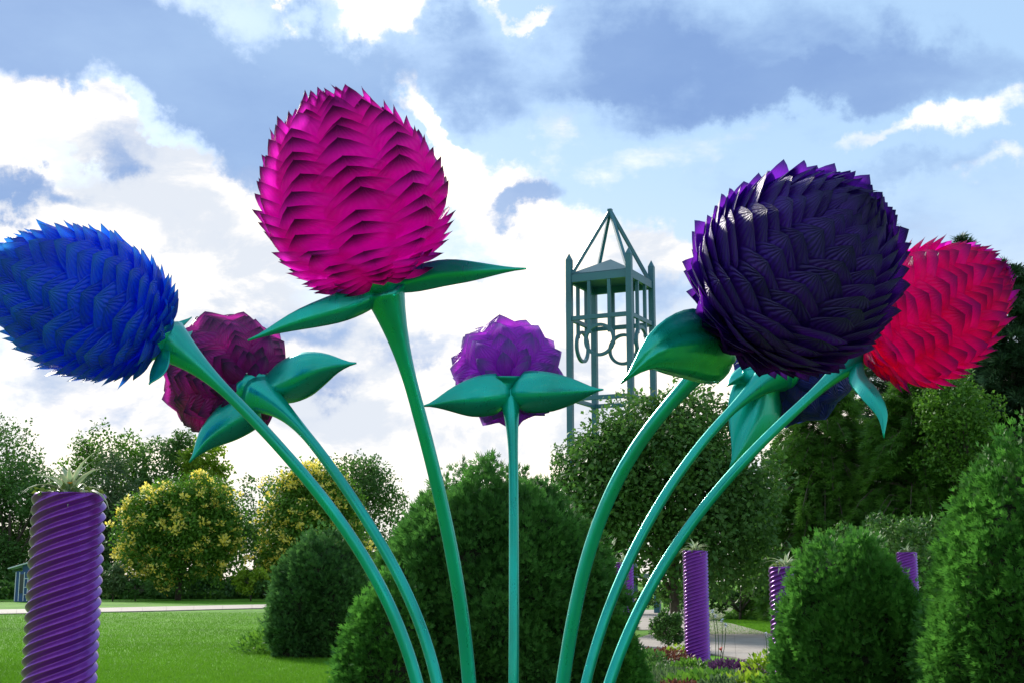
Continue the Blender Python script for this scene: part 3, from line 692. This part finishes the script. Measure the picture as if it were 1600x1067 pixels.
def bloom(root, centre, axis, a, b, pm, core, rows=22, ranks=11, hollow=.9, egg=.10, twist=0.0, lift=9, spin=0.0, tipm=None, seed=1, r0=13):
    """egg shaped head: core shell > petals in ranks running from the collar to the tip"""
    rr = random.Random(seed)
    z = np.array(axis); x = np.cross(z, [.3, .9, .1]); x /= np.linalg.norm(x); y = np.cross(z, x)
    def surf(phi, th, k=1.0):
        rad = b * math.sin(phi) * (1 - egg * -math.cos(phi) * 1.0)
        return centre + k * (z * (-a * math.cos(phi)) + (x * math.cos(th) + y * math.sin(th)) * rad)
    V = []; nc = 15 if hollow > .8 else 5
    for i in range(nc):
        for j in range(20): V.append(surf(.08 + (PI - .16) * i / 14, 2 * PI * j / 20, .92) - root_loc(root))
    co = link('bloom', mesh('bloom', V, grid_faces(nc, 20, True) + ([tuple(14 * 20 + j for j in range(20))[::-1]] if nc == 15 else []) + [tuple(range(20))], core), root)
    meshes = {k: petal_mesh(pm, k) for k in ('broad', 'mid', 'tip')}
    arc = np.linspace(math.radians(r0), math.radians(171), rows)
    for rk in range(ranks):
        for i in range(rows):
            ph = arc[i] + (0.5 * (arc[1] - arc[0]) if rk % 2 else 0)
            if ph > math.radians(172): continue
            th = 2 * PI * rk / ranks + spin + twist * i + rr.uniform(-.045, .045) + .07 * math.sin(i * .9 + rk * 2.1)
            P = surf(ph, th); e = .01
            u = surf(ph + e, th) - surf(ph - e, th); u /= np.linalg.norm(u)
            w = -x * math.sin(th) + y * math.cos(th); n = np.cross(w, u)
            if n @ (P - centre) < 0: n = -n; 
            w = np.cross(u, n)
            rad = b * math.sin(ph) * (1 + egg * math.cos(ph))
            W_ = max(2 * PI * rad / ranks * (1.45 if i < 2 else 1.34), .07) * rr.uniform(.92, 1.10)
            step = (arc[1] - arc[0]) * (a + b) / 2
            if i == 0: W_ *= 1.3
            kind = 'broad' if i < 2 else ('mid' if i < 9 else 'tip')
            Ln = step * {'broad': 3.9, 'mid': 3.1, 'tip': 2.9}[kind] * rr.uniform(.86, 1.14)
            tl = math.radians((4 if kind == 'broad' else lift) + rr.uniform(-7, 7))
            u2 = u * math.cos(tl) + n * math.sin(tl); n2 = n * math.cos(tl) - u * math.sin(tl)
            wt = rr.uniform(-.14, .14); u2 = u2 + w * wt; u2 /= np.linalg.norm(u2)
            w2 = np.cross(u2, n2); w2 /= np.linalg.norm(w2); n2 = np.cross(w2, u2)
            P = P - u * Ln * .35 - n * .012
            zs = .16 * (a + b) / .9
            mt = Matrix(((w2[0] * W_, u2[0] * Ln, n2[0] * Ln, P[0]), (w2[1] * W_, u2[1] * Ln, n2[1] * Ln, P[1]), (w2[2] * W_, u2[2] * Ln, n2[2] * Ln, P[2]), (0, 0, 0, 1)))
            o = link('petal', meshes[kind], co); o.matrix_basis = Matrix.Translation(Vector(-root_loc(root))) @ mt
    return co
def root_loc(r): return np.array(r.location)
def sepal(root, P, wid, sidev, fold=.45, curl=0.0, th=.008, ribs=False, label=None):
    """folded pointed leaf along P; sidev: direction of its upper half"""
    n = 18; P = spline(P, n); T = np.gradient(P, axis=0); T /= np.linalg.norm(T, axis=1)[:, None]; V = []; nv = 13
    s0 = np.array(sidev, float); q0 = .17 if wid > .12 else .10
    for i in range(n):
        t = i / (n - 1); s = s0 - T[i] * (s0 @ T[i]); s /= np.linalg.norm(s); nr = np.cross(T[i], s)
        if nr @ FW > 0: nr = -nr
        w = wid * (math.sin(PI * min(q0 + t * (1 - q0), 1)) ** .8) * (1 - t ** 5) + .002
        for j in range(nv):
            u = -1 + 2 * j / (nv - 1)
            rb = .007 * math.sin(u * 15) * math.sin(PI * t) * (wid / .1) if ribs else 0
            V.append(P[i] + s * w * u * math.cos(fold * abs(u)) - nr * (w * fold * (abs(u) ** 1.25) - w * .35 * fold * u * u * curl) + nr * rb - root_loc(root))
    o = link('sepal', mesh('sepal', V, grid_faces(n, nv), M_teal), root)
    md = o.modifiers.new('thickness', 'SOLIDIFY'); md.thickness = th; md.offset = 0
    if label: o['label'] = label
    return o
def label_px(p):
    d = p - CAM; k = d @ FW; return (round(800 + F * (d @ RT) / k), round(533.5 - F * (d @ UP) / k), round(k, 2))
def stem(root, pts, Ds, collar, base, r, flare, flare_len=.55):
    """pts: pixel polyline from the top; Ds: depth at top and at the frame's foot"""
    n = len(pts); P = [collar]
    for i, p in enumerate(pts): P.append(pix(p[0], p[1], Ds[0] + (Ds[1] - Ds[0]) * (i + 1) / n))
    P.append(np.array([base[0], base[1], .45]) * .6 + P[-1] * .4 * np.array([1, 1, .45 / max(P[-1][2], .5)]))
    P.append(np.array([base[0], base[1], 0.0]))
    P = np.array(P); q = np.r_[0, np.cumsum(np.linalg.norm(np.diff(P, axis=0), axis=1))]; q /= q[-1]
    wt = np.ones(len(P)); wt[0] = 30; wt[1:-3] = 3; wt[-1] = 6
    tt = np.linspace(0, 1, 90); C = np.array([np.polyval(np.polyfit(q, P[:, c], 5, w=wt), tt) for c in range(3)]).T; C[-1, 2] = 0; print('collar', label_px(collar), root['label'][:30])
    l = np.r_[0, np.cumsum(np.linalg.norm(np.diff(C, axis=0), axis=1))]
    q = np.clip(1 - l / flare_len, 0, 1); R = r * (1 + .12 * np.clip(l / l[-1], 0, 1)) + (flare - r) * q ** 2.2
    V, f = tube(C - root_loc(root), R, 20, shape=lambda a: 1 + .05 * math.cos(4 * a + .8))
    return link('stem', mesh('stem', V, f, M_teal), root)
def collar_disc(root, c, axis, R, hgt=.06):
    z = axis; x = np.cross(z, [.2, .9, .3]); x /= np.linalg.norm(x); y = np.cross(z, x); V = []
    prof = [(.45, -.5), (.62, -.42), (.80, -.18), (.95, .1), (1.0, .5), (.97, .9), (.86, 1.1), (.5, 1.15)]
    for r_, h_ in prof:
        for j in range(28): a = 2 * PI * j / 28; V.append(c + (x * math.cos(a) + y * math.sin(a)) * R * r_ + z * hgt * h_ - root_loc(root))
    co = link('collar', mesh('collar', V, grid_faces(len(prof), 28, True) + [tuple(range(28)), tuple(7 * 28 + j for j in range(28))[::-1]], M_teal), root)
    for j in range(6):
        a = 2 * PI * (j + .5) / 6; p = c + (x * math.cos(a) + y * math.sin(a)) * R * 1.0 + z * hgt * .55 - root_loc(root); d = x * math.cos(a) + y * math.sin(a)
        MB().tube([p, p + d * .008, p + d * .011], [.009, .009, .006], 6).build('bolt', M_bolt, co)
    return co
PB = (8.2)
def flower(label, c_px, c_D, ax, a, b, pm, core, stem_px, topD, botD, base_px, r, flare, leaves, neck=.05, **k):
    ctr = pix(*c_px, c_D); axis = cdir(*ax); coll = ctr - axis * (a * .93 + neck)
    bx = pix(base_px[0], 1067, botD); base = np.array([bx[0], bx[1], 0.0])
    root = thing('giant_flower', base, label, 'flower sculpture', 'giant painted metal flowers')
    bloom(root, ctr, axis, a, b, pm, core, **k)
    tD = (coll - CAM) @ FW
    stem(root, stem_px, (tD, botD), coll, base, r, flare)
    collar_disc(root, coll + axis * .015, axis, flare * 1.10)
    for lf in leaves:
        P = [coll * .75 + pix(*lf[0][0]) * .25] + [pix(*q) for q in lf[0]]; sepal(root, P, lf[1], cdir(*lf[2]), *lf[3:])
    return root, coll
def core_mat(name, col, tr):
    return mat(name, col, .6, trans=tr)
mk = petal_mat
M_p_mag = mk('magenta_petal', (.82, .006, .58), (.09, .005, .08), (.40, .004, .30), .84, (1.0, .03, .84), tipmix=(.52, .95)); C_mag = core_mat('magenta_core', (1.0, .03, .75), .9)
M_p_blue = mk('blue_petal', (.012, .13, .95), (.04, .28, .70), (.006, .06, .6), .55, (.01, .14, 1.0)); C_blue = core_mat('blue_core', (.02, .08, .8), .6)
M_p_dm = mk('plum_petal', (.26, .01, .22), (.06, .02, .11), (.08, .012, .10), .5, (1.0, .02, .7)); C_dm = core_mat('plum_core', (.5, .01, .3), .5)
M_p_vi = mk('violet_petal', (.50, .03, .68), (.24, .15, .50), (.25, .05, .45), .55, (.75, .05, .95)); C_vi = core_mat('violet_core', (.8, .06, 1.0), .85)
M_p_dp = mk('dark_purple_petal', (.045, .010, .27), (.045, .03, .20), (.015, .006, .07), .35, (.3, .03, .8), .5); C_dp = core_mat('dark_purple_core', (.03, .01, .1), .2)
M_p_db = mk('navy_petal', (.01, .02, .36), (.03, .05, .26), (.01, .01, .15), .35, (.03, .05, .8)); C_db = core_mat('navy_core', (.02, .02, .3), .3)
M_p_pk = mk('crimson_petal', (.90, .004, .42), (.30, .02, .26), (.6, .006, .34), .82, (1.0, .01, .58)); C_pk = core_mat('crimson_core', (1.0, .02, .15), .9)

s_ = lambda D: D / F
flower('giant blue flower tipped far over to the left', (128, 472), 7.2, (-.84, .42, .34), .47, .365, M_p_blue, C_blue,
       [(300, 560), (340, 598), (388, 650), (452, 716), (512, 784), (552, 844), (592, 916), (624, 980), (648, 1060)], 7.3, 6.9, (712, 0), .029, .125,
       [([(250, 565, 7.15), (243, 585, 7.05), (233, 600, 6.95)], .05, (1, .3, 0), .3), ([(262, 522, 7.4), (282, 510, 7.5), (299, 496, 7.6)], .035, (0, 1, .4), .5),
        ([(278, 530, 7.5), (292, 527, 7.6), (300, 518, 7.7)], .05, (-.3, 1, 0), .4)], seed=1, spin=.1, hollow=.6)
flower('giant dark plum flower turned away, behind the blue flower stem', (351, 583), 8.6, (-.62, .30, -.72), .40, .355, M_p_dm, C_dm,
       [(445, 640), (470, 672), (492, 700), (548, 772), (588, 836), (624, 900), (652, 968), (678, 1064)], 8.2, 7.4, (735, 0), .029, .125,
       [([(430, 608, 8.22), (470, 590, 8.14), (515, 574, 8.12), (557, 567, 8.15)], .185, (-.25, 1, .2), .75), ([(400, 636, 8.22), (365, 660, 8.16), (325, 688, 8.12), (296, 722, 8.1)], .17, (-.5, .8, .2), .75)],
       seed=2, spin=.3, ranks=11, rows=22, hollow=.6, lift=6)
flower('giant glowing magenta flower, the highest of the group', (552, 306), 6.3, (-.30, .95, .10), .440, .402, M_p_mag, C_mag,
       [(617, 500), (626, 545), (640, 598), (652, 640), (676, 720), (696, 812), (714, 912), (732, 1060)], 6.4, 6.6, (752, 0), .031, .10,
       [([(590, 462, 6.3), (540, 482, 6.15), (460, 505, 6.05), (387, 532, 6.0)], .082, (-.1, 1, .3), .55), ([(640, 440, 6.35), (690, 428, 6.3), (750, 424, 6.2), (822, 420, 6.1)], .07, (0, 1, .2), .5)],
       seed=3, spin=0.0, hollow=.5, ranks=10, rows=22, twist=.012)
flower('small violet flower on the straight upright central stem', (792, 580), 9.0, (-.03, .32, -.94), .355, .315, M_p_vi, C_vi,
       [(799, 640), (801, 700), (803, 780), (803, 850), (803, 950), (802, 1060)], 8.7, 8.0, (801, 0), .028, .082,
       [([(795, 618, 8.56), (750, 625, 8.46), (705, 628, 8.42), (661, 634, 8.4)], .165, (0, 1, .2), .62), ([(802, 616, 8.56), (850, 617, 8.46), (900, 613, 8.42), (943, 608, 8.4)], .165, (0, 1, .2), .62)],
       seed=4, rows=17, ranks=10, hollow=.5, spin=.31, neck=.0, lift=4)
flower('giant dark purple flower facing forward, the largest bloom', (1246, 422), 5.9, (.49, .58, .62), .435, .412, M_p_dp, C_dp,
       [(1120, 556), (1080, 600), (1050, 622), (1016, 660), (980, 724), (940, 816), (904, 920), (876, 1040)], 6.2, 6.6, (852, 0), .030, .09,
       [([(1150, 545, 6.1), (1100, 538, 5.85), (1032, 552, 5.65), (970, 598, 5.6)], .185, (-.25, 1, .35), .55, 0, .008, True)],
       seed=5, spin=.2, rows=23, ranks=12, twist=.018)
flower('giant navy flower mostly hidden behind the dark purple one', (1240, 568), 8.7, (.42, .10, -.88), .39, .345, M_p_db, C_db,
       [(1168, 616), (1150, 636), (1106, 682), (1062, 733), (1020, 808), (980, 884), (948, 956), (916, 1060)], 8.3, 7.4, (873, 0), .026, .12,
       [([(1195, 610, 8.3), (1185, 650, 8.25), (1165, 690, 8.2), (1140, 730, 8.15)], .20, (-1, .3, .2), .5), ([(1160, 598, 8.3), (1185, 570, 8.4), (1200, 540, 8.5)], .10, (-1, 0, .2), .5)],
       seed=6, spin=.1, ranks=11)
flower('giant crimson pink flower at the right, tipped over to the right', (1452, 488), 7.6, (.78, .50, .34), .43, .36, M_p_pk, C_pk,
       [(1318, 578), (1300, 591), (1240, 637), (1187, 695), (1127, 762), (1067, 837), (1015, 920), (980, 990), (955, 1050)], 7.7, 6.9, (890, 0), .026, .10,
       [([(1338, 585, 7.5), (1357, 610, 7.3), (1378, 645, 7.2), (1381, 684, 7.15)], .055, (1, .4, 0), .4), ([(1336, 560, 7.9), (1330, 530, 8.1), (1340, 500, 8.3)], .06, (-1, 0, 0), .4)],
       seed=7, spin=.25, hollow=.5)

# ------------------------------------------------------------------ low plants lower right
def clump(name, px, py, w, h, m, label, n=300, leaf=.12, seed=1, dist=None, up=.6, tmpl=LEAF):
    global rng
    rng = np.random.default_rng(seed); g = gnd(px, py); root = thing(name, g, label, 'plant')
    d = unit(rng.normal(size=(n, 3)) * [1, 1, .8] + [0, 0, .5]); d[:, 2] = abs(d[:, 2]); r = rng.uniform(.3, 1, n) ** .6
    P = d * r[:, None] * [w / 2, w / 2, h * .8]
    o = scatter(P, unit(d + [0, 0, up] + rng.normal(size=(n, 3)) * .4), unit(rng.normal(size=(n, 3)) * .6 + [0, -.3, 1]), leaf * rng.uniform(.6, 1.3, n), *tmpl, m, 'foliage', root); o['kind'] = 'stuff'
    return root
clump('bedding_plant', 1032, 1036, 1.3, .33, M_br, 'patch of bronze red leaves at the foot of the last stem', 900, .07, 81)
clump('bedding_plant', 1145, 1050, 1.1, .25, M_pur, 'patch of dark purple leaves beside the path', 900, .06, 82)
clump('bedding_plant', 1066, 1030, .9, .35, M_yel, 'lime green low plant around the foot of the column beside the path', 600, .06, 83)
clump('bedding_plant', 1045, 1072, 1.1, .25, M_grey, 'grey green grassy tuft in the bed near the last stem', 500, .16, 84, tmpl=([(-.04, 0, 0), (.04, 0, 0), (.02, .6, .02), (0, 1, .1)], [(0, 1, 2, 3)]))
clump('bedding_plant', 1098, 1078, 1.2, .28, M_maple, 'broad leaved green plant at the bottom edge before the column', 500, .12, 85)
clump('bedding_plant', 1165, 1082, 1.0, .25, M_yel, 'bright yellow green broad leaves at the bottom edge', 420, .12, 86)
clump('bedding_plant', 1200, 1062, .8, .55, M_yel, 'taller cream green plant beside the half hidden column', 400, .09, 87)
clump('bedding_plant', 1000, 1045, 1.2, .4, M_mid, 'green plant at the left end of the bed under the stems', 800, .08, 88)
clump('bedding_plant', 1130, 1062, 1.0, .2, M_mid, 'small green filler plant between purple patch and column', 500, .06, 93)
for i, (px_, py_, w_, h_, m_, n_, lf_, lb_) in enumerate([
    (1015, 1060, .9, .30, M_mid, 500, .08, 'dark green leafy plant between the last stem and the bronze patch'), (1075, 1052, .7, .30, M_maple, 400, .07, 'fresh green plant at the foot of the path column'),
    (1120, 1046, .6, .20, M_grey, 300, .06, 'grey green filler plant at the near edge of the path'), (1185, 1062, .7, .22, M_pur, 400, .05, 'small dark purple plant close to the half hidden column'),
    (1128, 1085, .8, .25, M_grey, 350, .09, 'grey green broad leaves at the very bottom beside yellow green leaves'), (1060, 1085, .9, .22, M_br, 450, .06, 'rusty red leaves at the very bottom edge right of the last stem'),
    (1210, 1085, .8, .30, M_maple, 400, .10, 'green leafy plant at the bottom edge against the dome evergreen')]):
    clump('bedding_plant', px_, py_, w_, h_, m_, lb_, n_, lf_, 181 + i)
tree('low_shrub', 1045, 0, 950, 1015, 1072, 1008, 29, M_dark, 'dark low shrub left of the column beside the path', 'shrub', leaf=.06, n=4000, clumps=30, seed=89, trunk_r=.03)
clump('ground_cover', 480, 1018, 3.2, .75, M_maple, 'leafy ground cover under the dusky evergreen on the lawn', 2600, .10, 90)
M_wht = mat('white_bloom', (.75, .75, .85), .6); M_red = mat('red_bloom', (.7, .05, .03), .6)
def wand(px0, py0, px1, py1, y, mm, label):
    a = gnd(px0, py0) if py0 > 935 else upr(px0, py0, y); y = a[1]; b = upr(px1, py1, y); root = thing('wand_flower', a, label, 'flower', 'thin stemmed flowers over the path')
    P = spline([np.zeros(3), (b - a) * .5 + [.03, 0, .02], b - a], 6); MB().tube(P, [.006] * 6, 5).build('stalk', M_trail, root)
    m = MB(); rr = random.Random(int(px1))
    for i in range(14):
        d = unit(np.array([rr.gauss(0, 1), rr.gauss(0, 1), rr.gauss(0, 1)])); s2 = unit(np.cross(d, [.3, .2, .9]))
        m.add([b - a, b - a + d * .03 + s2 * .02, b - a + d * .05, b - a + d * .03 - s2 * .02], [(0, 1, 2, 3)])
    m.build('blossom', mm, root)
for i, (x0, x1, y1, mm, lb) in enumerate([(1118, 1113, 954, M_wht, 'white flower on a thin stalk, topmost one right of the column'), (1122, 1118, 961, M_wht, 'white flower on a thin stalk, just below the topmost one'), (1124, 1128, 968, M_wht, 'pale flower on a thin stalk over the lawn edge'),
        (1126, 1134, 976, M_wht, 'pale flower on a thin stalk over the far edge of path'), (1195, 1196, 990, M_wht, 'white flower on a thin stalk near the half hidden column'), (1128, 1126, 1012, M_red, 'small red flower on a thin stalk in front of the path')]):
    wand(x0, 1036 + i, x1, y1, 24, mm, lb)
